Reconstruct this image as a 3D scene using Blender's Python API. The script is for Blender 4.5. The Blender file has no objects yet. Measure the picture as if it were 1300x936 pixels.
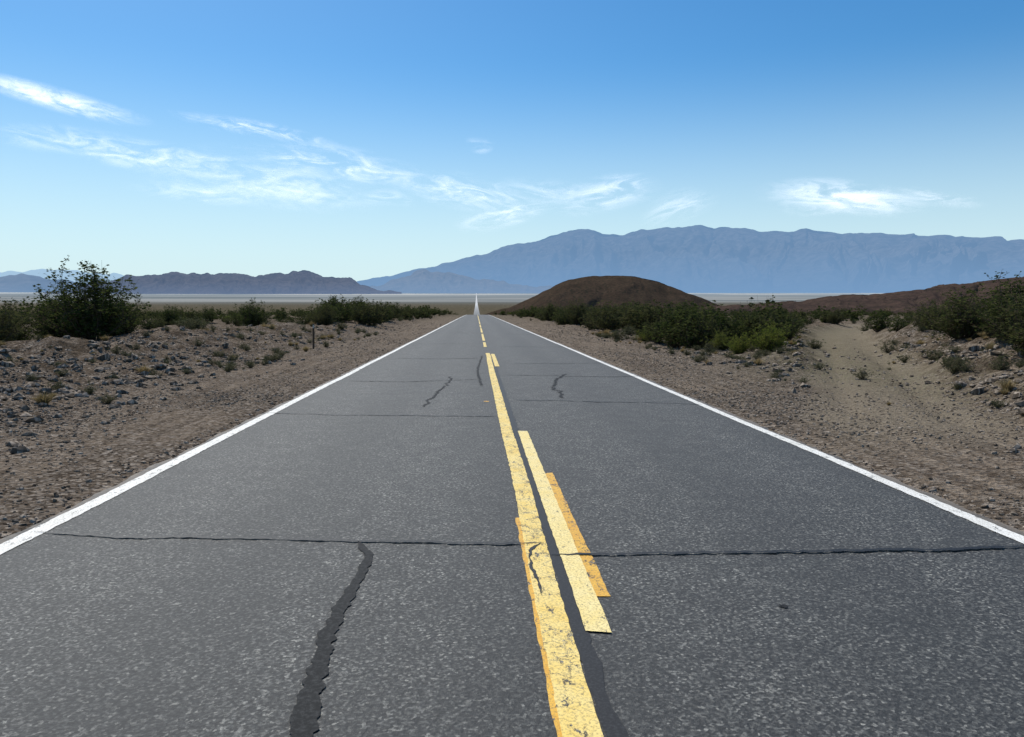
import bpy, math, random
import numpy as np
from mathutils import Vector, Matrix, Euler
random.seed(7); rng=np.random.default_rng(11)
scene=bpy.context.scene
scene.view_settings.view_transform='Standard'
try: scene.view_settings.look='None'
except: pass
scene.view_settings.exposure=0
# ------------------------------------------------------------------ camera
CH=1.65; F=1011.0
cam=bpy.data.objects.new("camera",bpy.data.cameras.new("camera"))
scene.collection.objects.link(cam)
cam.location=(0,0,CH); cam.rotation_euler=(math.radians(90-4.24),0,math.radians(-2.55))
cam.data.lens=28; cam.data.sensor_width=36; cam.data.clip_start=0.1; cam.data.clip_end=300000
scene.camera=cam
RM=Euler((math.radians(90-4.24),0,math.radians(-2.55))).to_matrix()
def ray(px,py):
    return RM@Vector(((px-650)/F,-(py-468)/F,-1))
def gp(px,py,z=0.0):
    d=ray(px,py); t=(z-CH)/d.z
    return (d.x*t,d.y*t)
# ------------------------------------------------------------------ noise
def _h(ix,iy,s):
    n=(ix.astype(np.int64)*374761393+iy.astype(np.int64)*668265263+s*1442695041)&0xffffffff
    n=((n^(n>>13))*1274126177)&0xffffffff
    return ((n^(n>>16))&0xffff)/65535.0
def vn(x,y,s=0):
    x=np.asarray(x,float);y=np.asarray(y,float)
    ix=np.floor(x);iy=np.floor(y);fx=x-ix;fy=y-iy
    fx=fx*fx*fx*(fx*(fx*6-15)+10);fy=fy*fy*fy*(fy*(fy*6-15)+10)
    a=_h(ix,iy,s);b=_h(ix+1,iy,s);c=_h(ix,iy+1,s);d=_h(ix+1,iy+1,s)
    return (a*(1-fx)+b*fx)*(1-fy)+(c*(1-fx)+d*fx)*fy
def fbm(x,y,o=4,s=0):
    r=0;a=1;t=0
    for i in range(o):
        r=r+a*(vn(x*2**i+17.3*i,y*2**i-9.1*i,s+i)-.5)*2;t+=a;a*=.5
    return r/t
def ridged(x,y,o=4,s=0):
    r=0;a=1;t=0
    for i in range(o):
        r=r+a*(1-np.abs(vn(x*2**i+7.7*i,y*2**i+3.1*i,s+i)*2-1));t+=a;a*=.5
    return r/t
def sm(a,b,x):
    t=np.clip((x-a)/(b-a),0,1);return t*t*(3-2*t)
# ------------------------------------------------------------------ mesh helpers
def mkobj(name,verts,faces,mats,smooth=False,parent=None,loc=None,link=True):
    me=bpy.data.meshes.new(name)
    me.from_pydata([tuple(v) for v in verts] if not isinstance(verts,np.ndarray) else verts.tolist(),[],faces if isinstance(faces,list) else faces.tolist())
    if not isinstance(mats,(list,tuple)): mats=[mats]
    for m in mats: me.materials.append(m)
    if smooth: me.polygons.foreach_set("use_smooth",[True]*len(me.polygons))
    me.update()
    if not link: return me
    o=bpy.data.objects.new(name,me); scene.collection.objects.link(o)
    if loc: o.location=loc
    if parent: o.parent=parent
    return o
def gridfaces(nr,nc):
    i=np.arange((nr-1)*(nc-1)); r=i//(nc-1); c=i%(nc-1); a=r*nc+c
    return np.stack([a,a+1,a+nc+1,a+nc],1)
# ------------------------------------------------------------------ material helpers
class NT:
    def __init__(s,name,dim='3D'):
        s.m=bpy.data.materials.new(name); s.m.use_nodes=True; s.t=s.m.node_tree; s.t.nodes.clear()
        s.out=s.n('ShaderNodeOutputMaterial'); s.dim=dim
    def n(s,ty,**k):
        q=s.t.nodes.new(ty)
        for a,b in k.items():
            setattr(q,a,b)
        return q
    def l(s,a,b): s.t.links.new(a,b)
    def put(s,sock,v):
        if v is None: return
        if hasattr(v,'is_linked') or isinstance(v,bpy.types.NodeSocket): s.l(v,sock)
        else: sock.default_value=v
    def noiseN(s,vec,scale,detail=4,rough=.55,dist=0):
        q=s.n('ShaderNodeTexNoise',noise_dimensions=s.dim); s.l(vec,q.inputs['Vector']); q.inputs['Scale'].default_value=scale
        q.inputs['Detail'].default_value=detail; q.inputs['Roughness'].default_value=rough; q.inputs['Distortion'].default_value=dist
        return q
    def noise(s,*a,**k): return s.noiseN(*a,**k).outputs['Fac']
    def vor(s,vec,scale,out='Color',feature='F1'):
        q=s.n('ShaderNodeTexVoronoi',feature=feature,voronoi_dimensions=s.dim); s.l(vec,q.inputs['Vector']); q.inputs['Scale'].default_value=scale
        return q.outputs[out]
    def mapr(s,v,a,b,c=0,d=1,smooth=False):
        q=s.n('ShaderNodeMapRange'); 
        if smooth: q.interpolation_type='SMOOTHSTEP'
        s.l(v,q.inputs[0])
        for i,k in enumerate((a,b,c,d)): q.inputs[i+1].default_value=k
        return q.outputs[0]
    def math(s,op,a,b=None,clamp=False):
        q=s.n('ShaderNodeMath',operation=op); q.use_clamp=clamp
        s.put(q.inputs[0],a); s.put(q.inputs[1],b)
        return q.outputs[0]
    def mix(s,f,a,b,blend='MIX'):
        q=s.n('ShaderNodeMix',data_type='RGBA',blend_type=blend)
        s.put(q.inputs[0],f)
        for i,v in ((6,a),(7,b)):
            if isinstance(v,tuple): v=(*v,1) if len(v)==3 else v
            s.put(q.inputs[i],v)
        return q.outputs[2]
    def pos(s,scale=(1,1,1),obj=False):
        c=s.n('ShaderNodeTexCoord').outputs['Object'] if obj else s.n('ShaderNodeNewGeometry').outputs['Position']
        if scale==(1,1,1): return c
        q=s.n('ShaderNodeMapping'); s.l(c,q.inputs[0]); q.inputs['Scale'].default_value=scale
        return q.outputs[0]
    def bump(s,h,dist,strength=1,normal=None):
        q=s.n('ShaderNodeBump'); s.l(h,q.inputs['Height']); q.inputs['Distance'].default_value=dist; q.inputs['Strength'].default_value=strength
        if normal: s.l(normal,q.inputs['Normal'])
        return q.outputs[0]
    def prin(s,col,rough=.8,normal=None,spec=.3):
        q=s.n('ShaderNodeBsdfPrincipled'); s.put(q.inputs['Base Color'],(*col,1) if isinstance(col,tuple) else col)
        s.put(q.inputs['Roughness'],rough); q.inputs['Specular IOR Level'].default_value=spec
        if normal: s.l(normal,q.inputs['Normal'])
        return q.outputs[0]
    def diff(s,col,normal=None):
        q=s.n('ShaderNodeBsdfDiffuse'); s.put(q.inputs[0],(*col,1) if isinstance(col,tuple) else col)
        if normal: s.l(normal,q.inputs['Normal'])
        return q.outputs[0]
    def end(s,sh): s.l(sh,s.out.inputs[0]); return s.m
    def haze(s,sh,col,fac):  # aerial haze painted in: flat emission mixed over the surface shader
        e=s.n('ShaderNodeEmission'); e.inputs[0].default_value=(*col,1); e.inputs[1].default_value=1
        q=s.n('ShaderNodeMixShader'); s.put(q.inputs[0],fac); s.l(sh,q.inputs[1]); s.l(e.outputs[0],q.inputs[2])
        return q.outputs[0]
XC=0.32
# ---- asphalt: salt-and-pepper aggregate in dark binder
def asphalt_color(k,p,lite=False):
    sp=k.vor(p,72); bw=k.n('ShaderNodeSeparateColor'); k.l(sp,bw.inputs[0])
    sp2=k.noise(p,40,3,.8)
    if lite: base=(.034,.036,.036)
    else: base=k.mix(k.mapr(k.noise(k.pos((1,.35,1)),.6,3),.3,.7),(.024,.026,.027),(.042,.044,.044))
    c=k.mix(k.math('POWER',bw.outputs[0],2.4),base,(.20,.20,.185))
    c=k.mix(k.mapr(k.math('POWER',bw.outputs[1],6),0,1,0,.9),c,(.46,.45,.40))
    c=k.mix(k.mapr(k.math('POWER',bw.outputs[2],3),0,1,0,.9),c,(.006,.006,.007))
    c=k.mix(k.mapr(sp2,.40,.60,.85,0),c,(.007,.008,.009))
    return c,sp,sp2
k=NT('asphalt','2D'); p=k.pos()
c,sp,sp2=asphalt_color(k,p)
sx=k.n('ShaderNodeSeparateXYZ'); k.l(p,sx.inputs[0])
wx=k.math('ADD',sx.outputs[0],k.mapr(k.noise(p,.2,3),0,1,-.35,.35))
w=k.math('COSINE',k.math('MULTIPLY',k.math('SUBTRACT',wx,XC),2*math.pi/1.8))
c=k.mix(k.mapr(w,-1,1,.0,.35),c,(.020,.022,.023))
mot=k.noise(p,2.6,5,.75)
c=k.mix(k.mapr(mot,.38,.64,.45,0),c,(.018,.019,.020))
edge=k.math('ABSOLUTE',k.math('SUBTRACT',sx.outputs[0],XC))
dn=k.math('MULTIPLY',k.mapr(edge,3.56,3.76,0,1),k.mapr(mot,.32,.55))
c=k.mix(dn,c,(.16,.13,.10))
nn=k.noiseN(p,1.2,4)
ws=k.n('ShaderNodeVectorMath',operation='MULTIPLY_ADD'); k.l(nn.outputs['Color'],ws.inputs[0]); ws.inputs[1].default_value=(1.3,1.3,1.3); k.l(p,ws.inputs[2])
ve=k.vor(ws.outputs[0],.18,'Distance','DISTANCE_TO_EDGE')
cr=k.math('MULTIPLY',k.mapr(ve,.0,.0016,1,0),k.mapr(mot,.42,.58))
c=k.mix(k.math('MULTIPLY',cr,.8),c,(.010,.010,.011))
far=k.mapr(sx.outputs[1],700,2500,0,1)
c=k.mix(far,c,(.42,.42,.41))  # sky reflection painted in as a paler colour along the far road
bmp=k.bump(sp2,.007,1)
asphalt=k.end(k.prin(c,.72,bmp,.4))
# ---- tar seal
k=NT('tar_seal','2D'); p=k.pos(); n=k.noise(p,60,3,.7)
tar=k.end(k.prin(k.mix(k.mapr(n,.45,.75,0,1),(.004,.004,.005),(.026,.026,.028)),.6,None,.3))
k=NT('tar_old','2D'); p=k.pos(); n=k.noise(p,34,4,.8)
tar_old=k.end(k.prin(k.mix(k.mapr(n,.45,.70,0,1),(.006,.007,.008),(.036,.037,.038)),.8,None,.2))
# ---- paints
def paint(name,c1,c2,wear,crack=0.0):
    k=NT(name,'2D'); p=k.pos()
    n=k.noise(p,3.5,5,.75); n2=k.noise(p,60,3,.75); 
    c=k.mix(k.mapr(n,.35,.7),c1,c2)
    c=k.mix(k.mapr(n2,.34,.52,.6,0),c,(.16,.12,.06))
    m=k.mapr(k.noise(k.pos((1,.5,1)),14,6,.85),wear-.03,wear+.03,1,0)
    if crack:
        nn=k.noiseN(p,5,5,.7)
        ad=k.n('ShaderNodeVectorMath',operation='MULTIPLY_ADD'); k.l(nn.outputs['Color'],ad.inputs[0]); ad.inputs[1].default_value=(.5,.5,.5); k.l(p,ad.inputs[2])
        ve=k.vor(ad.outputs[0],3.0,'Distance','DISTANCE_TO_EDGE')
        m=k.math('MAXIMUM',m,k.math('MULTIPLY',k.mapr(ve,.006,.026,1,0),k.mapr(k.noise(p,1.1,3),.43,.50)))
    ac,_,_=asphalt_color(k,p,True)
    c=k.mix(m,c,ac)
    return k.end(k.prin(c,.65,k.bump(n2,.003,.6),.35))
white=paint('white_line_paint',(.80,.79,.75),(.66,.65,.60),.39)
yellow=paint('yellow_line_paint',(.78,.55,.13),(.80,.63,.24),.40,1)
yellow2=paint('pale_yellow_line_paint',(.80,.62,.22),(.82,.68,.32),.37)
orange=paint('old_yellow_paint',(.66,.34,.03),(.74,.43,.05),.42)
# ---- ground
k=NT('desert_ground','2D'); p=k.pos(); sx=k.n('ShaderNodeSeparateXYZ'); k.l(p,sx.inputs[0])
n1=k.noise(p,.45,5,.65); n2=k.noise(p,9,5,.78); n3=k.noise(k.pos((2.2,.10,1)),1.5,4,.6)
st=k.vor(p,30); ss=k.n('ShaderNodeSeparateColor'); k.l(st,ss.inputs[0])
vq=k.n('ShaderNodeTexVoronoi',voronoi_dimensions='2D'); k.l(p,vq.inputs['Vector']); vq.inputs['Scale'].default_value=14
sb=k.n('ShaderNodeSeparateColor'); k.l(vq.outputs['Color'],sb.inputs[0]); st2=vq.outputs['Distance']
c=k.mix(k.mapr(n1,.35,.65),(.145,.112,.083),(.27,.212,.158))
c=k.mix(k.mapr(n3,.46,.58,0,.7),c,(.092,.070,.052))
c=k.mix(k.mapr(n2,.38,.56,.75,0),c,(.050,.038,.028))
den=k.mapr(n1,.62,.40,.45,1)
c=k.mix(k.math('MULTIPLY',den,k.mapr(k.math('POWER',sb.outputs[2],5),0,1,0,.85)),c,(.38,.325,.27))
c=k.mix(k.math('MULTIPLY',den,k.mapr(k.math('POWER',ss.outputs[0],4),0,1,0,.85)),c,(.42,.36,.30))
c=k.mix(k.math('MULTIPLY',den,k.mapr(k.math('POWER',ss.outputs[1],3),0,1,0,.9)),c,(.032,.025,.020))
eb=k.mapr(k.math('ABSOLUTE',k.math('SUBTRACT',sx.outputs[0],XC)),6.5,10,0,1)
c=k.mix(k.math('MULTIPLY',eb,k.mapr(k.noise(p,1.1,5,.75),.42,.6,0,.8)),c,(.068,.050,.034))
at=k.n('ShaderNodeAttribute',attribute_name='track'); 
c=k.mix(k.math('MULTIPLY',at.outputs['Fac'],k.mapr(n2,.36,.56,.25,.9)),c,(.245,.205,.15))
ag=k.n('ShaderNodeAttribute',attribute_name='grass')
c=k.mix(k.math('MULTIPLY',ag.outputs['Fac'],k.mapr(n2,.46,.64,0,.6)),c,(.10,.115,.05))
sc1=k.noise(p,.12,4,.75); 
scr=k.mix(k.mapr(sc1,.4,.6),(.036,.038,.022),(.125,.102,.07))
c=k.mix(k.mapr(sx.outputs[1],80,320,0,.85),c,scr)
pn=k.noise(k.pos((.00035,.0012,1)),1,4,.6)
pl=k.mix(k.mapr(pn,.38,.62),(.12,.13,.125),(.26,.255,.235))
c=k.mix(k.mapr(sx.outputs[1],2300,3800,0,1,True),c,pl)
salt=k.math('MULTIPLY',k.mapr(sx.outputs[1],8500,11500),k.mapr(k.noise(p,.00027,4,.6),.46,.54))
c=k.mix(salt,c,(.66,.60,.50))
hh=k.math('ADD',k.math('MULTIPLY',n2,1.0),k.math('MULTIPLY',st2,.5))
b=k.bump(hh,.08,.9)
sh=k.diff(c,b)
ground_m=k.end(k.haze(sh,(.33,.45,.58),k.mapr(sx.outputs[1],1500,16000,0,.6)))  # distance haze painted onto the far ground as bluish emission
# ---- mountains
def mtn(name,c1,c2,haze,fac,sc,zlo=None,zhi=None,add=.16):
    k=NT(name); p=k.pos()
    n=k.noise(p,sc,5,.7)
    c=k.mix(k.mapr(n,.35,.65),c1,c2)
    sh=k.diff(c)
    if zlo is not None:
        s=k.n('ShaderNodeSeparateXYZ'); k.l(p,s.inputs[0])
        fac=k.mapr(s.outputs[2],zlo,zhi,min(fac+add,1),fac)  # painted haze thickens towards the mountain foot
    return k.end(k.haze(sh,haze,fac) if haze else sh)  # rock colour overlaid with painted haze emission
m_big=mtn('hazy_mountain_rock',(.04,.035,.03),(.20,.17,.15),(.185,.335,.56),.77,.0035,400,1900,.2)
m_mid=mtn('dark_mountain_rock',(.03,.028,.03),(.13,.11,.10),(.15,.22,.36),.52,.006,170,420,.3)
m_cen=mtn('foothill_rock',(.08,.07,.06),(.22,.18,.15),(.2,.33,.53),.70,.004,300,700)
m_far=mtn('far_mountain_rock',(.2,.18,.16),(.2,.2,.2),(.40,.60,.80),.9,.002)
def hillmat(name,c1,c2,c3,sc):
    k=NT(name); p=k.pos()
    n=k.noise(p,.05*sc,5,.7); n2=k.noise(p,.5*sc,5,.75); v=k.vor(p,.28*sc,'Distance')
    c=k.mix(k.mapr(n,.35,.65),c1,c2); c=k.mix(k.mapr(n2,.5,.7,0,.5),c,c3)
    c=k.mix(k.mapr(v,.15,.45,.85,0),c,(.018,.02,.012))
    return k.end(k.haze(k.diff(c,k.bump(n2,1.8,.8)),(.3,.36,.45),.02))  # trace of haze painted over the hill as emission
m_hill=hillmat('brown_hill_rock',(.030,.020,.013),(.060,.040,.026),(.12,.085,.058),1)
m_rdg=hillmat('ridge_rock',(.030,.020,.018),(.072,.046,.035),(.13,.09,.068),.6)
# ---- rocks
k=NT('stone','2D'); p=k.pos(); v=k.vor(p,4.5); s=k.n('ShaderNodeSeparateColor'); k.l(v,s.inputs[0])
v2=k.vor(p,22); s2=k.n('ShaderNodeSeparateColor'); k.l(v2,s2.inputs[0])
c=k.mix(k.math('POWER',s2.outputs[0],1.6),(.085,.068,.052),(.44,.37,.30)); c=k.mix(k.mapr(k.noise(p,30,3,.7),.3,.7,.45,0),c,(.055,.043,.033))
stone_m=k.end(k.diff(c))
# ---- foliage
def leafmat(name,c1,c2,c3,tr=.35):
    k=NT(name); p=k.pos(); g=k.n('ShaderNodeObjectInfo')
    n=k.noise(p,2.6,2,.7)
    c=k.mix(k.mapr(n,.35,.65),c1,c2); c=k.mix(k.mapr(n,.5,.8,0,.8),c,c3)
    c=k.mix(k.mapr(g.outputs['Random'],0,1,0,.55),c,(.10,.09,.045))
    a=k.diff(c); t=k.n('ShaderNodeBsdfTranslucent'); k.l(c,t.inputs[0])
    q=k.n('ShaderNodeMixShader'); q.inputs[0].default_value=tr; k.l(a,q.inputs[1]); k.l(t.outputs[0],q.inputs[2])
    return k.end(q.outputs[0])
leaf_cre=leafmat('creosote_leaf',(.034,.048,.014),(.062,.082,.024),(.12,.135,.04))
leaf_bri=leafmat('green_bush_leaf',(.12,.16,.022),(.18,.21,.035),(.27,.26,.06),.4)
leaf_gry=leafmat('sage_leaf',(.08,.09,.045),(.12,.125,.07),(.17,.16,.10))
leaf_dry=leafmat('dry_grass_blade',(.26,.19,.09),(.34,.26,.13),(.42,.33,.18),.3)
k=NT('twig_bark'); wood=k.end(k.diff((.09,.07,.055)))
# ------------------------------------------------------------------ terrain
PY=[-500,0,200,270,350,500,800,1100,1400,2500,5000,9000,15000,25000,90000]
PZ=[0,0,0,-.12,-1.1,-6,-7,-2.5,1.3,16.5,66,162,306,533,1960]
def P(y): return np.interp(y,PY,PZ)
TRK=[(5.6,9),(7.0,13),(9.2,18),(12.2,25),(17.5,37),(25,54),(40,80),(70,120)]
tx=[a for a,b in TRK]; ty=[b for a,b in TRK]
def trackmask(x,y):
    c=np.interp(y,ty,tx); w=1.3+.012*np.maximum(y,0)+.45*fbm(x*.2+3,y*.5,4,77)
    m=1-sm(w*.7,w*1.3,np.abs(x-c))
    return m*sm(8,12,y)*(1-sm(100,120,y)), x-c
EE=3.70
def H(x,y):
    x=np.asarray(x,float);y=np.asarray(y,float)
    e=np.maximum(0,np.abs(x-XC)-EE)
    z=P(y)
    out=sm(0,.4,e)
    n=.02*fbm(x*2.3,y*2.3,4,1)*out+.035*fbm(x*1.9,y*.16,3,5)*sm(.3,1.5,e)
    far=sm(2.8,5.5,e)
    n=n+far*(.14*fbm(x*.9,y*.9,4,2)+.08*fbm(x*3,y*3,3,21)+.38*(fbm(x*.13,y*.09,4,3)+.15))
    bl=np.where(x<0,1,0)*np.exp(-((e-8.5-1.8*fbm(x*0,y*.06,2,9))/3.2)**2)*.5*sm(8,20,y)
    tm,dx=trackmask(x,y)
    br=np.where(x>0,1,0)*(np.exp(-((dx-3.2-.01*y)/1.5)**2)*.6*sm(8,14,y)+np.exp(-((dx+2.6)/1.1)**2)*.22*sm(22,30,y))*(1-sm(60,100,y))
    n=n+bl*(1+.6*fbm(x*.5,y*.5,3,12))+br*(1+.6*fbm(x*.6,y*.6,3,13))
    n=n*(1-.7*tm*(e>2))-.05*tm*(e>2)-.07*tm*np.exp(-((np.abs(dx)-.8)/.25)**2)*(e>2)
    n=n*(1-.6*sm(150,280,y))
    return z-.05+.04*out+n
xs=[0];s=.13
while xs[-1]<45000:
    xs.append(xs[-1]+s)
    if xs[-1]>12: s*=1.04
xs=np.array(xs); xs=np.concatenate([-xs[:0:-1],xs])+XC
ys=[-2.0];s=.15
while ys[-1]<70000:
    ys.append(ys[-1]+s)
    if ys[-1]>28: s*=1.028
ys=np.array([-300,-150,-80,-40,-20,-12,-8,-6,-5,-4,-3.4,-3,-2.7,-2.4,-2.2]+ys)
Y,X=np.meshgrid(ys,xs,indexing='ij')
Z=H(X,Y)
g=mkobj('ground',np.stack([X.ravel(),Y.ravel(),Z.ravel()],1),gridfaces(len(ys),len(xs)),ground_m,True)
tm,_=trackmask(X,Y)
a=g.data.attributes.new('track','FLOAT','POINT'); a.data.foreach_set('value',tm.ravel().astype(np.float32))
gr=np.exp(-((X-np.interp(Y,ty,tx)+1.0)/2.6)**2)*sm(14,24,Y)*(1-sm(60,80,Y))+.5*np.exp(-((X-10)/1.6)**2)*sm(10,14,Y)*(1-sm(25,35,Y))
a=g.data.attributes.new('grass','FLOAT','POINT'); a.data.foreach_set('value',np.clip(gr,0,1).ravel().astype(np.float32))
# ------------------------------------------------------------------ road
LEFT=-3.33;RIGHT=3.97
def zoff(y): return np.where(y>900,(y-900)*2.2e-4,0)
ry=ys[(ys<16000)]
ry=np.unique(np.concatenate([ry,np.arange(-2,30,.05)]))
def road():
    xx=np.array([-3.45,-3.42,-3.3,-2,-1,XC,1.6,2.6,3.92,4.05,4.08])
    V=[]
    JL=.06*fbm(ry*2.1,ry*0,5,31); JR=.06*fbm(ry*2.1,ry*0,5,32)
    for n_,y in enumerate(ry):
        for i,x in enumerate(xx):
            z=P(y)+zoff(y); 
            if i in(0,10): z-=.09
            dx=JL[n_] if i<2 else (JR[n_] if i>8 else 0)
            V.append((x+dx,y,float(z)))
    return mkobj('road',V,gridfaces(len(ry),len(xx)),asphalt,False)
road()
def strip(name,x0,x1,y0,y1,mat,z=.005,jit=.008,step=.05,seed=0,wander=0.0):
    a=np.arange(y0,min(y1,40),step); b=np.geomspace(max(40,y0),y1,max(4,int((y1-max(40,y0))))) if y1>40 else np.array([y1])
    yy=np.unique(np.concatenate([a,b]))
    n=len(yy); O=yy*0
    j0=jit*fbm(yy*9,O,5,seed); j1=jit*fbm(yy*9,O,5,seed+50); wd=wander*fbm(yy*.25,O,3,seed+9)
    zz=P(yy)+z+zoff(yy); y2=yy.copy(); y2[0]+=.03*math.sin(seed); y2[-1]+=.03*math.cos(seed*2)
    V=np.stack([np.stack([x0+j0+wd,yy,zz],1),np.stack([x1+j1+wd,y2,zz],1)],1).reshape(-1,3)
    return mkobj(name,V,[[2*i,2*i+1,2*i+3,2*i+2] for i in range(n-1)],mat)
strip('white_edge_line',LEFT-.01,LEFT+.13,-5,600,white,.005,.012,seed=1,wander=.02)
strip('white_edge_line',RIGHT-.125,RIGHT,-5,600,white,.005,.012,seed=2,wander=.02)
cl=bpy.data.objects.new('yellow_centre_line',None); scene.collection.objects.link(cl)
def cs(nm,*a,**k):
    o=strip(nm,*a,**k); o.parent=cl; return o
cs('left_stripe',.335,.49,-5,30,yellow,.009,.008,seed=3,wander=.015)
cs('old_left_stripe',.305,.36,-5,6.2,orange,.005,.012,seed=4)
cs('right_stripe',.555,.685,3.95,10.7,yellow2,.009,.006,seed=5)
cs('old_right_stripe',.65,.765,4.45,7.9,orange,.005,.008,seed=6)
cs('right_stripe_2',.53,.66,23,29.5,yellow,.009,.01,seed=7)
for i,(a,b) in enumerate([(35,40),(42,54),(57,70),(73,86),(90,112),(116,150),(154,200),(204,300)]):
    cs('dash_%d'%i,.32,.45,a,b,yellow,.009,.01,seed=20+i)
strip('tar_joint_seal',.485,.57,-5,23,tar,.0045,.025,seed=8)
def crack(pts,w0,w1,mat,name='crack_seal',z=.0062,seed=0,jag=.03,rag=1.3):
    G=np.array([gp(*p) for p in pts]); cum=np.concatenate([[0],np.cumsum(np.hypot(*np.diff(G,axis=0).T))])
    N=max(20,int(cum[-1]/.012)); s_=np.linspace(0,cum[-1],N)
    P2=np.stack([np.interp(s_,cum,G[:,0]),np.interp(s_,cum,G[:,1])],1)
    kk=max(3,int(N/len(pts)/2)|1); ker=np.hanning(kk+2)[1:-1]; ker/=ker.sum()
    for q in range(2): P2[:,q]=np.convolve(np.pad(P2[:,q],kk//2,mode='reflect',reflect_type='odd'),ker,'valid')[:N]
    I=np.arange(N)*.6
    O=jag*fbm(I*.05,I*0,6,seed); w=(w0+(w1-w0)*np.arange(N)/N)*.5
    WA=w*(.9+rag*fbm(I*.35,I*0+3,5,seed+4)); WB=w*(.9+rag*fbm(I*.35,I*0+9,5,seed+14))
    V=[]
    for i in range(N):
        a=P2[max(0,i-20)];b=P2[min(N-1,i+20)]; t=Vector((b[0]-a[0],b[1]-a[1])).normalized(); nn=np.array((-t.y,t.x))
        tp=min(1,(i+.5)/16,(N-i)/16)
        c=P2[i]+nn*O[i]
        V+=[(*(c+nn*max(WA[i],.003)*tp),z),(*(c-nn*max(WB[i],.003)*tp),z)]
    return mkobj(name,V,[[2*i,2*i+1,2*i+3,2*i+2] for i in range(N-1)],mat)
C=[]
C.append(crack([(42,676),(120,682),(250,684),(370,685),(455,688),(560,690),(640,692),(690,690)],.030,.036,tar,seed=1,z=.0115))
C.append(crack([(690,704),(800,705),(950,703),(1100,700),(1180,700),(1320,694)],.030,.05,tar,seed=2,z=.0115))
C.append(crack([(456,687),(468,705),(456,735),(436,770),(418,805),(400,860),(390,905),(384,990)],.06,.11,tar_old,seed=3,jag=.02,rag=.5))
C.append(crack([(340,524),(420,527),(520,528),(640,529)],.045,.04,tar,seed=4,jag=.1))
C.append(crack([(650,508),(740,510),(830,512),(893,514)],.045,.04,tar,seed=5,jag=.1))
C.append(crack([(718,475),(708,483),(700,488),(708,496),(716,506)],.06,.06,tar_old,seed=6,jag=.12))
C.append(crack([(575,478),(562,492),(550,503),(536,517)],.045,.045,tar_old,seed=7,jag=.12))
C.append(crack([(640,476),(760,479),(810,478)],.05,.05,tar_old,seed=8,jag=.15))
C.append(crack([(440,484),(520,485),(615,482)],.05,.05,tar_old,seed=9,jag=.15))
C.append(crack([(650,462),(700,462),(770,461)],.06,.06,tar_old,seed=10,jag=.15))
C.append(crack([(500,455),(560,456),(612,455)],.07,.07,tar_old,seed=11,jag=.15))
C.append(crack([(632,440),(720,441)],.08,.08,tar_old,seed=12,jag=.2))
C.append(crack([(520,437),(612,436)],.08,.08,tar_old,seed=13,jag=.2))
C.append(crack([(690,690),(676,700),(677,730),(690,758)],.028,.015,tar,seed=14,z=.0115))
C.append(crack([(612,452),(606,470),(611,490)],.05,.05,tar_old,seed=15))
C.append(crack([(636,424),(690,425)],.12,.12,tar_old,seed=16,jag=.2))
C.append(crack([(545,423),(612,423)],.12,.12,tar_old,seed=17,jag=.2))
par=bpy.data.objects.new('road_crack_seals',None); scene.collection.objects.link(par)
for i,o in enumerate(C): o.parent=par; o.name='crack_%d'%(i+1); o.location.z=i*.00015
def blob(cx,cy,rx,ry,mat,name,z=.006,seed=0):
    V=[(cx,cy,z)];n=28
    for i in range(n):
        a=i/n*2*math.pi; r=1+.9*float(fbm(math.cos(a)*2+5,math.sin(a)*2+5,4,seed))
        V.append((cx+rx*r*math.cos(a),cy+ry*r*math.sin(a),z))
    return mkobj(name,V,[[0,1+i,1+(i+1)%n] for i in range(n)],mat)
for i,(u,v,r,m) in enumerate([(995,771,.014,tar_old),(618,510,.03,orange)]):
    q=gp(u,v); o=blob(q[0],q[1],r*1.5,r*2,m,'road_spot',seed=i); o.parent=par
# ------------------------------------------------------------------ mountains / hills
def ridge(name,pts,R,Rf,mat,nu=420,nv=90,back=1.6,amp=.25,fr=14,jit=1.5,seed=0,shape=1.2,gul=.6,conc=True):
    px=np.linspace(pts[0][0],pts[-1][0],nu)
    row=np.interp(px,[p[0] for p in pts],[p[1] for p in pts])
    hmask=np.clip(np.minimum(np.arange(nu),np.arange(nu)[::-1])/ (nu*.08),0,1)
    row=row+jit*fbm(px*.06,px*0,4,seed)*hmask
    vs=np.concatenate([np.linspace(0,1,nv),np.linspace(1,back,nv//3)[1:]])
    V=np.zeros((len(vs),nu,3))
    S=np.array([ (lambda d:d.x/d.y)(ray(p,393)) for p in px])
    K=np.array([ (lambda d:d.z/d.y)(ray(p,r)) for p,r in zip(px,row)])
    for j,v in enumerate(vs):
        y=Rf+(R-Rf)*v; x=S*y
        zt=CH+K*R; zf=P(y)-3*(y/1000)
        hgt=np.maximum(zt-P(R),0)
        if v<=1:
            t=v**shape if conc else math.sin(v*math.pi/2)**shape
        else:
            t=max(0,1-((v-1)/(back-1))**1.3)
        wob=fbm(px*.006*fr,px*0+v*3,3,seed+31)
        g_=ridged(px*.01*fr+.9*v+.8*wob,v*2.4+px*.004,5,seed+3)-.6
        n=g_*amp*math.sin(min(v,1)*math.pi)**gul*hgt if v<1 else 0
        V[j,:,0]=x; V[j,:,1]=y+ (R-Rf)*.12*fbm(px*.02,px*0+v*2,3,seed+8)*(0 if v in(0,) else 1)*(v<1)
        V[j,:,2]=zf+(zt-zf)*t+n
    return mkobj(name,V.reshape(-1,3),gridfaces(len(vs),nu),mat,True)
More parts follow.
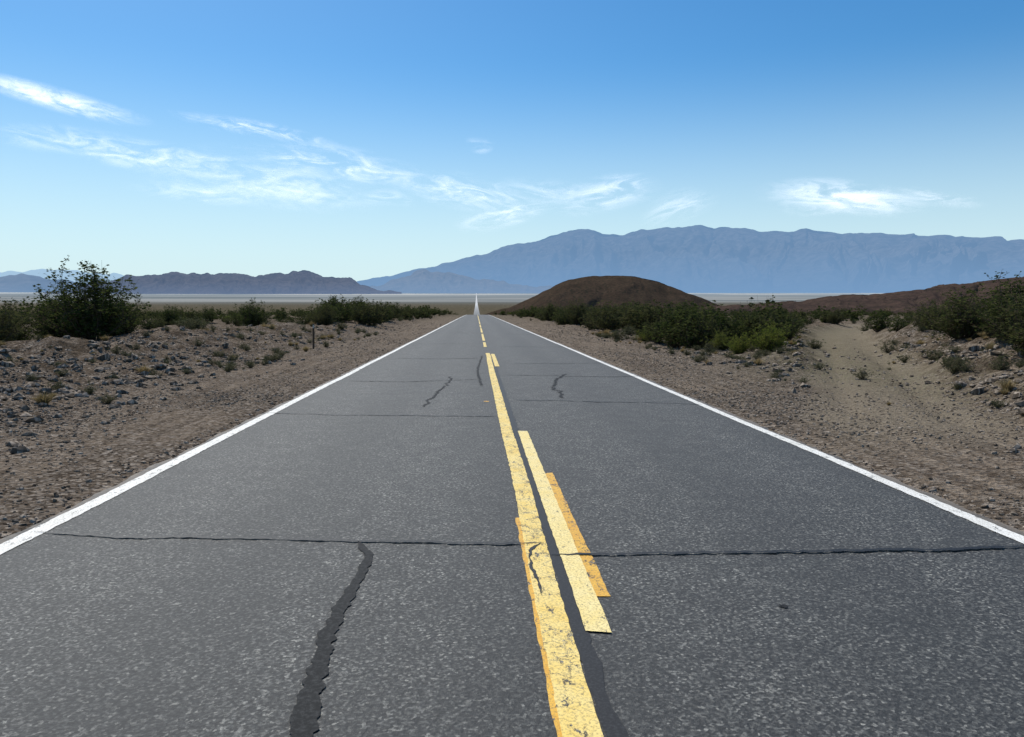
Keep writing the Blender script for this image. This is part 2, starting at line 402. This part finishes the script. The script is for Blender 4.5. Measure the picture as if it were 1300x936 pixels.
ridge('mountain_range',[(430,366),(455,357),(500,350),(540,341),(575,334),(600,326),(630,318),(655,312),(680,306),(705,298),(722,293),(738,290),(752,293),(765,296),(790,299),(812,291),(845,291),(865,288),(885,286),(905,289),(930,290),(960,294),(1000,294),(1020,291),(1050,295),(1100,297),(1150,299),(1200,301),(1240,303),(1300,307),(1400,312),(1550,322),(1750,345),(1900,368)],30000,18500,m_big,nu=900,nv=140,amp=.40,fr=3.2,jit=2.5,seed=3,shape=1.1,gul=.95)
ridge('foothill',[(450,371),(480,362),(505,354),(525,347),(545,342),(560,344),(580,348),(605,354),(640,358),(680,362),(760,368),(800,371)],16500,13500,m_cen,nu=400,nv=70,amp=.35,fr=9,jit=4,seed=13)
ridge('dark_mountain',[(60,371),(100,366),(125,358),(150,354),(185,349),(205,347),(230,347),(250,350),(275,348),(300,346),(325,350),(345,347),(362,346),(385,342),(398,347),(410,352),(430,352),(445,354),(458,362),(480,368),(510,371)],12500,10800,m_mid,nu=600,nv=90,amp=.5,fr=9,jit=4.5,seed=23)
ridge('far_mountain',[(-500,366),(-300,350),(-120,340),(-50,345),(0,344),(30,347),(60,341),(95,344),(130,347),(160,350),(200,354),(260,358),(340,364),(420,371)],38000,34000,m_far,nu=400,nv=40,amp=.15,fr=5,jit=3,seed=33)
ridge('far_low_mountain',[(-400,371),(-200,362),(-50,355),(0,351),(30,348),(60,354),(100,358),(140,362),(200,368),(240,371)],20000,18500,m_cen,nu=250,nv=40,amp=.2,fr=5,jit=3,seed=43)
ridge('brown_hill',[(606,402),(625,396),(645,391),(665,383),(685,373),(705,363),(722,356),(740,352),(765,350),(790,350),(812,352),(832,357),(850,363),(870,372),(890,380),(915,388),(945,396),(980,402)],820,640,m_hill,nu=300,nv=110,amp=.06,fr=6,jit=1.2,seed=53,shape=.9,conc=False,back=2.2)
ridge('rocky_ridge',[(890,400),(925,392),(950,388),(985,384),(1020,382),(1050,377),(1085,374),(1110,375),(1140,371),(1180,368),(1200,362),(1235,360),(1262,357),(1300,352),(1360,345),(1450,338),(1600,336),(1750,350),(1900,396)],1000,560,m_rdg,nu=500,nv=110,amp=.22,fr=5,jit=1.6,seed=63,shape=1.0,conc=False,gul=1.0)
ridge('low_ridge',[(840,402),(880,394),(905,389),(940,387),(970,388),(1010,386),(1060,389),(1100,392),(1160,398),(1200,402)],640,520,m_rdg,nu=200,nv=50,amp=.2,fr=6,jit=1.2,seed=73,conc=False)
# ------------------------------------------------------------------ stones
t=(1+5**.5)/2
IC=np.array([(-1,t,0),(1,t,0),(-1,-t,0),(1,-t,0),(0,-1,t),(0,1,t),(0,-1,-t),(0,1,-t),(t,0,-1),(t,0,1),(-t,0,-1),(-t,0,1)])/math.sqrt(1+t*t)
IF=np.array([(0,11,5),(0,5,1),(0,1,7),(0,7,10),(0,10,11),(1,5,9),(5,11,4),(11,10,2),(10,7,6),(7,1,8),(3,9,4),(3,4,2),(3,2,6),(3,6,8),(3,8,9),(4,9,5),(2,4,11),(6,2,10),(8,6,7),(9,8,1)])
def rocks(name,x,y,r,mat=stone_m,z=None):
    n=len(x)
    V=np.repeat(IC[None],n,0)*(1+.35*(rng.random((n,12,1))-.5)*2)
    V=V*np.stack([rng.uniform(.7,1.3,n),rng.uniform(.7,1.3,n),rng.uniform(.4,.8,n)],1)[:,None,:]
    a=rng.uniform(0,6.28,n); ca=np.cos(a)[:,None];sa=np.sin(a)[:,None]
    X_=V[:,:,0]*ca-V[:,:,1]*sa; Y_=V[:,:,0]*sa+V[:,:,1]*ca
    zz=(H(x,y) if z is None else z)+r*.2
    W=np.stack([X_*r[:,None]+x[:,None],Y_*r[:,None]+y[:,None],V[:,:,2]*r[:,None]+zz[:,None]],2).reshape(-1,3)
    Fc=(IF[None]+12*np.arange(n)[:,None,None]).reshape(-1,3)
    return mkobj(name,W,Fc,mat)
N=34000
y=2.5+np.abs(rng.exponential(14,N)); side=rng.random(N)<.5
e=rng.gamma(1.6,3.2,N)+.04
r=(.005+.013*rng.random(N)**3+.0006*y)*(1+1.3*sm(3,7,e)*rng.random(N)**2*2)
N2=24000
y=np.concatenate([y,4+12*rng.random(N2)**1.2]); side=np.concatenate([side,rng.random(N2)<.5]); e=np.concatenate([e,.04+6*rng.random(N2)]); r=np.concatenate([r,.007+.026*rng.random(N2)**3.5])
x=np.where(side,XC-EE-e,XC+EE+e); N=len(x)
tmk,_=trackmask(x,y); kp=(rng.random(N)>tmk*.6)&((fbm(x*.7,y*.25,4,93)+.25>rng.random(N)*.8-.2)|(e<.3))
rocks('gravel',x[kp],y[kp],r[kp])
N=9000
y=6+rng.exponential(17,N); side=rng.random(N)<.5; e=1.6+rng.gamma(2.4,3.0,N)
x=np.where(side,XC-EE-e,XC+EE+e); tmk,_=trackmask(x,y); kp=tmk<.35
cl_=fbm(x*.35,y*.35,3,91); kp&=cl_>-.2
r=(.025+.14*rng.random(N)**3.2)*np.clip(.35+e*.12,.3,1)
rocks('rocks',x[kp],y[kp],r[kp])
# ------------------------------------------------------------------ plants
def tube(V,Fs,a,b,r0,r1):
    d=(b-a); 
    if d.length<1e-6: return
    q=d.to_track_quat('Z','Y'); i0=len(V)
    for c,r in((a,r0),(b,r1)):
        for k_ in range(3):
            an=k_*2.094; V.append(tuple(c+q@Vector((r*math.cos(an),r*math.sin(an),0))))
    for k_ in range(3): Fs.append((i0+k_,i0+(k_+1)%3,i0+3+(k_+1)%3,i0+3+k_))
def bush(name,h,w,stems,twigs,leaves,ls,lm,rnd,narrow=1.0,lstart=.35,wood_on=True):
    V=[];Fs=[];LV=[];LF=[]
    R=random.Random(rnd)
    for s_ in range(stems):
        az=R.uniform(0,6.283); el=R.random()**.65
        lobes=.75+.25*math.sin(az*3+rnd)+.15*math.sin(az*5+2*rnd)
        L=(.55+.45*R.random())*lobes if R.random()<.8 else 1.08
        top=Vector((math.cos(az)*w/2*el*L,math.sin(az)*w/2*el*L,h*(1-.55*el**2*narrow)*(.55+.45*L)))
        p0=Vector((math.cos(az),math.sin(az),0))*w*.05*R.random(); 
        mid=p0.lerp(top,.5)+Vector((R.gauss(0,.05)*w,R.gauss(0,.05)*w,0))+Vector((math.cos(az),math.sin(az),0))*w*.06
        ns=5 if wood_on else 2
        pts=[]
        for i in range(ns+1):
            u=i/ns; pts.append(p0*(1-u)**2+mid*2*u*(1-u)+top*u*u)
        for i in range(ns): tube(V,Fs,pts[i],pts[i+1],h*.006*(1-i/(ns+1)),h*.006*(1-(i+1)/(ns+1)))
        for tw in range(twigs):
            u=lstart+(1-lstart)*R.random(); i=min(ns-1,int(u*ns)); a=pts[i].lerp(pts[i+1],u*ns-i)
            d=Vector((R.gauss(0,1),R.gauss(0,1),R.gauss(.5,.7))).normalized()*h*R.uniform(.08,.2)
            b=a+d
            if b.z<.03: b.z=.03
            if wood_on: tube(V,Fs,a,b,h*.0025,h*.001)
            for l in range(leaves):
                c=a.lerp(b,R.uniform(.2,1.1))+Vector((R.gauss(0,.016*h),R.gauss(0,.016*h),R.gauss(0,.016*h)))
                q=Vector((R.gauss(0,1),R.gauss(0,1),R.gauss(.3,1))).normalized().to_track_quat('Z','Y')
                sz=ls*R.uniform(.6,1.4); i0=len(LV)
                for ox,oy in((-1,0),(0,-.5),(1,0),(0,.5)): LV.append(tuple(c+q@Vector((ox*sz,oy*sz,0))))
                LF.append((i0,i0+1,i0+2,i0+3))
    nV=len(V)
    F2=Fs+[tuple(i+nV for i in f) for f in LF]
    me=mkobj(name,V+LV,F2,[wood,lm],link=False)
    me.polygons.foreach_set('material_index',[0]*len(Fs)+[1]*len(LF)); me.update()
    return me
big=[bush('creosote_near_%d'%i,1,1.45,105,9,9,.018,leaf_cre,100+i,lstart=.2) for i in range(3)]
mid=[bush('creosote_mid_%d'%i,1,1.5,50,6,6,.030,leaf_cre,200+i,lstart=.15) for i in range(4)]
farb=[bush('creosote_far_%d'%i,1,1.7,22,4,4,.078,leaf_cre,300+i,lstart=.1,wood_on=False) for i in range(4)]
grn=[bush('green_bush_m%d'%i,1,2.0,120,8,8,.022,leaf_bri,400+i,lstart=.2) for i in range(2)]
sage=[bush('sage_m%d'%i,1,1.8,50,5,6,.032,leaf_gry,500+i,lstart=.1) for i in range(3)]
def tuft(name,rnd,n=200):
    V=[];Fs=[];R=random.Random(rnd)
    for i in range(n):
        az=R.uniform(0,6.28);l=R.uniform(.5,1);o=R.random()**.7
        b=Vector((math.cos(az)*.12*R.random(),math.sin(az)*.12*R.random(),0)); tp=b+Vector((math.cos(az)*o*.7,math.sin(az)*o*.7,l*(1-.4*o)))
        m=b.lerp(tp,.5)+Vector((0,0,.12)); sd=Vector((-math.sin(az),math.cos(az),0))*.012; i0=len(V)
        V+=[tuple(b-sd),tuple(b+sd),tuple(m+sd),tuple(m-sd),tuple(tp)]; Fs+=[(i0,i0+1,i0+2,i0+3),(i0+3,i0+2,i0+4)]
    return mkobj(name,V,Fs,leaf_dry,link=False)
tufts=[tuft('dry_grass_m%d'%i,600+i) for i in range(2)]
def put(name,me,x,y,s,sx=1,parent=None,sink=.03):
    o=bpy.data.objects.new(name,me); scene.collection.objects.link(o)
    o.location=(x,y,float(H(x,y))-sink*s); o.rotation_euler=(0,0,random.uniform(0,6.28)); o.scale=(s*sx,s*sx,s)
    if parent: o.parent=parent
    return o
def X_(px,y): 
    d=ray(px,393); return d.x/d.y*y
for px,d,h,sx in [(115,30,3.0,1.1),(78,32,2.3,1.2),(150,33,2.1,1.0),(12,30,1.6,1.3),(-20,26,1.8,1.3),(320,60,2.2,1.2),(425,68,2.3,1.1),(455,90,2.3,1.2),(412,56,1.6,1.2),(500,110,2.6,1.2),(215,75,2.0,1.1),
  (1225,24,1.6,1.35),(1290,21,1.9,1.3),(1260,27,1.8,1.3),(1185,33,1.5,1.3),(1320,17,1.5,1.3),(870,37,1.9,1.2),(905,34,1.35,1.2),(890,46,1.9,1.2),(840,50,2.1,1.2),(735,78,2.5,1.2),(770,64,1.8,1.2),(1000,48,1.4,1.3),(800,58,2.0,1.3),(1060,75,1.7,1.3),(700,100,2.5,1.2)]:
    put('creosote_bush',random.choice(big),X_(px,d),d,h,sx)
for px,d,h,sx in [(978,27.5,1.12,1.0),(940,28.5,.75,.9),(918,31,.8,1.0),(820,40,.7,1.0)]:
    put('green_bush',random.choice(grn),X_(px,d),d,h,sx)
for px,d,h,sx in [(245,36,.8,1.4),(1215,17.5,.55,1.0),(1130,29,.5,1.2),(1035,33,.55,1.1),(785,42,.8,1.0),(255,44,.75,1.2),(1100,60,.7,1.6),(1275,16,.42,1),(1190,21,.5,1.1),(1150,24,.35,1)]:
    put('sage_bush',random.choice(sage),X_(px,d),d,h,sx)
for px,d,h,sx in [(345,45,.6,1.0),(335,47,.5,1.2),(1283,14,.32,1.1),(395,52,.5,1),(1260,19,.3,1),(815,40,.45,1.2),(770,50,.5,1.3),(60,24,.25,1),(1010,24,.25,1)]:
    put('dry_grass',random.choice(tufts),X_(px,d),d,h,sx)
scr=bpy.data.objects.new('desert_scrub',None); scene.collection.objects.link(scr)
cnt=0
def ok(x,y):
    if abs(x-XC)<(7.4 if x>0 else 8.0)+(.0 if y>60 else .4): return False
    return float(trackmask(x,y)[0])<.05
tries=0
while cnt<3400 and tries<60000:
    tries+=1
    d=28+(random.random()**.75)*380
    x=random.uniform(-.72,.8)*d
    if not ok(x,d): continue
    e=abs(x-XC)
    cl_=float(fbm(x*.05,d*.05,3,44))
    if d<60:
        if x<0 and random.random()<.8: continue
        if x>0 and random.random()<.1: continue
    if cl_<-.05 and random.random()<.75: continue
    k_=random.random()
    h=(random.uniform(.5,1.1) if random.random()<.72 else random.uniform(1.2,2.1))*(1 if d>60 else .85)
    if k_<.66: me=random.choice(mid if d<90 else farb)
    elif k_<.90: me=random.choice(sage); h=min(h,1.1)*.7
    elif k_<.96 : me=random.choice(tufts); h=min(h,1)*.5
    else: me=random.choice(grn); h=min(h,1.3)*.6
    put('scrub_plant',me,x,d,h,random.uniform(1.0,1.5),scr); cnt+=1
for side in(-1,1):
    for i in range(200 if side>0 else 110):
        d=(32 if side>0 else 40)*math.exp(random.random()*2.0)
        if side<0 and d<56: continue
        x=XC+side*(random.uniform(7.8,14)+d*.01)
        if not ok(x,d) or float(fbm(d*.12,side*3.,2,66))<-.3: continue
        put('scrub_plant',random.choice(mid if d<110 else farb),x,d,random.uniform(.9,2.4),random.uniform(1.0,1.4),scr)
for i in range(700):
    d=9+random.random()*45; side=random.choice((-1,1,1)); x=XC+side*(6.6+abs(random.gauss(0,6)))
    if float(trackmask(x,d)[0])>.3 and random.random()<.85: continue
    put('scrub_plant',random.choice(sage+sage+tufts),x,d,random.uniform(.08,.32),1.3,scr)
# ------------------------------------------------------------------ marker post
k=NT('weathered_post'); pm=k.end(k.prin(k.mix(k.noise(k.pos((1,1,.2)),40,4),(.05,.035,.025),(.12,.085,.06)),.85,None,.2))
k=NT('reflector'); rf=k.end(k.prin((.5,.5,.45),.4,None,.5))
import bmesh
def box(bm,c,s,mi=0,bev=.004):
    r=bmesh.ops.create_cube(bm,size=1,matrix=Matrix.Translation(c)@Matrix.Diagonal((*s,1)))
    fs={f for v in r['verts'] for f in v.link_faces}
    for f in fs: f.material_index=mi
    bmesh.ops.bevel(bm,geom=list({e for f in fs for e in f.edges}),offset=bev,segments=1,affect='EDGES')
bm=bmesh.new()
box(bm,(0,0,.5),(.07,.018,1.1)); box(bm,(-.03,.02,.5),(.016,.024,1.1)); box(bm,(.03,.02,.5),(.016,.024,1.1)); box(bm,(0,-.0125,.93),(.06,.006,.14),1,.002)
me=bpy.data.meshes.new('marker_post'); bm.to_mesh(me); me.materials.append(pm); me.materials.append(rf)
o=bpy.data.objects.new('marker_post',me); scene.collection.objects.link(o); xx_=X_(397,33); o.location=(xx_,33,float(H(xx_,33))); o.rotation_euler=(.03,.02,.1)
# ------------------------------------------------------------------ clouds (thin cirrus sheets at 6 km altitude)
def cloudmat(name,dens,lo):
    k=NT(name,'2D')
    uv=k.n('ShaderNodeUVMap',uv_map='tex').outputs[0]; um=k.n('ShaderNodeUVMap',uv_map='mask').outputs[0]
    mp=k.n('ShaderNodeMapping'); k.l(uv,mp.inputs[0]); mp.inputs['Scale'].default_value=(1.0,4.0,1)
    a=k.noise(mp.outputs[0],1.5,7,.6,.9)
    mp2=k.n('ShaderNodeMapping'); k.l(uv,mp2.inputs[0]); mp2.inputs['Scale'].default_value=(4,13,1); mp2.inputs['Rotation'].default_value=(0,0,.35)
    b=k.noise(mp2.outputs[0],1.6,4,.65,.6)
    s=k.n('ShaderNodeSeparateXYZ'); k.l(um,s.inputs[0])
    u=k.math('SUBTRACT',k.math('MULTIPLY',s.outputs[0],2),1); v=k.math('SUBTRACT',k.math('MULTIPLY',s.outputs[1],2),1)
    r=k.math('SQRT',k.math('ADD',k.math('MULTIPLY',u,u),k.math('MULTIPLY',v,v)))
    m=k.mapr(r,.0,1,1,0,True)
    f=k.math('ADD',k.math('MULTIPLY',a,.75),k.math('MULTIPLY',b,.25))
    fil=k.mapr(f,lo,lo+.34,0,1,True)
    al=k.math('MULTIPLY',k.math('MULTIPLY',fil,m),dens,True)
    tr=k.n('ShaderNodeBsdfTransparent'); tl=k.n('ShaderNodeBsdfTranslucent'); tl.inputs[0].default_value=(1,1,1,1)
    em=k.n('ShaderNodeEmission'); em.inputs[0].default_value=(.9,.95,1,1); em.inputs[1].default_value=.1  # slight glow added to brighten the cloud sheets
    ad=k.n('ShaderNodeAddShader'); k.l(tl.outputs[0],ad.inputs[0]); k.l(em.outputs[0],ad.inputs[1])
    mx=k.n('ShaderNodeMixShader'); k.l(al,mx.inputs[0]); k.l(tr.outputs[0],mx.inputs[1]); k.l(ad.outputs[0],mx.inputs[2])
    return k.end(mx.outputs[0])
cms={.95:cloudmat('cirrus_dense',.85,.32),.6:cloudmat('cirrus_thin',.64,.39),.35:cloudmat('cirrus_veil',.38,.39)}
CL=[(65,124,290,36,12,.95),(60,118,200,24,12,.6),(190,194,360,50,9,.6),(80,176,260,44,9,.35),(325,167,270,26,13,.6),(425,212,290,56,8,.6),(370,245,240,44,4,.35),(265,243,240,34,1,.35),
(585,238,230,56,12,.6),(640,272,150,40,-8,.6),(770,248,160,56,-6,.6),(862,266,120,50,-20,.35),(1072,252,250,52,2,.95),(1190,250,150,26,3,.35),(610,182,44,28,0,.35),(700,240,150,40,10,.35),(1060,262,180,34,2,.35),(490,255,90,26,4,.35),(330,230,360,90,6,.35)]
for i,(cx,cy,L,W,ang,den) in enumerate(CL):
    a=math.radians(ang); V=[];T=[];M=[]
    nu,nv=17,5
    for j in range(nv):
        for i_ in range(nu):
            u=i_/(nu-1)-.5; v=j/(nv-1)-.5
            xx=u*L; yy=v*W+ (5*math.sin(u*4+i))
            p_x=cx+xx*math.cos(a)-yy*math.sin(a); p_y=cy+xx*math.sin(a)+yy*math.cos(a)
            d=ray(p_x,p_y); t_=(6000+i*15-CH)/d.z; V.append((d.x*t_,d.y*t_,6000+i*15))
            T.append((xx/100+i*3.7,yy/100+i*1.3)); M.append((u+.5,v+.5))
    o=mkobj('cirrus_cloud',V,gridfaces(nv,nu),cms[den],True)
    me=o.data
    for nm,A in(('tex',T),('mask',M)):
        l=me.uv_layers.new(name=nm)
        l.data.foreach_set('uv',[c_ for lp in me.loops for c_ in A[lp.vertex_index]])
# ------------------------------------------------------------------ light
EL=math.radians(50); AZ=math.radians(-28)
w=bpy.data.worlds.new("World"); scene.world=w; w.use_nodes=True; nt=w.node_tree; nt.nodes.clear()
sky=nt.nodes.new('ShaderNodeTexSky'); sky.sky_type='NISHITA'; sky.sun_disc=False; sky.sun_elevation=EL; sky.sun_rotation=AZ
sky.altitude=300; sky.air_density=1.0; sky.dust_density=.5; sky.ozone_density=2.0
hs=nt.nodes.new('ShaderNodeHueSaturation'); hs.inputs['Saturation'].default_value=1.34; nt.links.new(sky.outputs[0],hs.inputs['Color'])
ml=nt.nodes.new('ShaderNodeMix'); ml.data_type='RGBA'; ml.blend_type='MULTIPLY'; ml.inputs[0].default_value=1; nt.links.new(hs.outputs[0],ml.inputs[6]); ml.inputs[7].default_value=(.86,1.12,1.16,1)
tc=nt.nodes.new('ShaderNodeTexCoord'); sp_=nt.nodes.new('ShaderNodeSeparateXYZ'); nt.links.new(tc.outputs['Generated'],sp_.inputs[0])
mr=nt.nodes.new('ShaderNodeMapRange'); mr.interpolation_type='SMOOTHSTEP'; nt.links.new(sp_.outputs[2],mr.inputs[0]); mr.inputs[1].default_value=-.02; mr.inputs[2].default_value=.30; mr.inputs[3].default_value=.94; mr.inputs[4].default_value=0
mh=nt.nodes.new('ShaderNodeMix'); mh.data_type='RGBA'; nt.links.new(mr.outputs[0],mh.inputs[0]); nt.links.new(ml.outputs[2],mh.inputs[6]); mh.inputs[7].default_value=(6.7,8.4,9.1,1)
bg=nt.nodes.new('ShaderNodeBackground'); bg.inputs[1].default_value=.10
ow=nt.nodes.new('ShaderNodeOutputWorld'); nt.links.new(mh.outputs[2],bg.inputs[0]); nt.links.new(bg.outputs[0],ow.inputs[0])
sl=bpy.data.lights.new('sun','SUN'); sl.energy=5.0; sl.angle=math.radians(.5); sl.color=(1,.95,.86)
so=bpy.data.objects.new('sun',sl); scene.collection.objects.link(so)
dv=Vector((math.sin(AZ)*math.cos(EL),math.cos(AZ)*math.cos(EL),math.sin(EL)))
so.rotation_euler=dv.to_track_quat('Z','Y').to_euler(); so.location=(0,0,50)
print('plants',cnt)
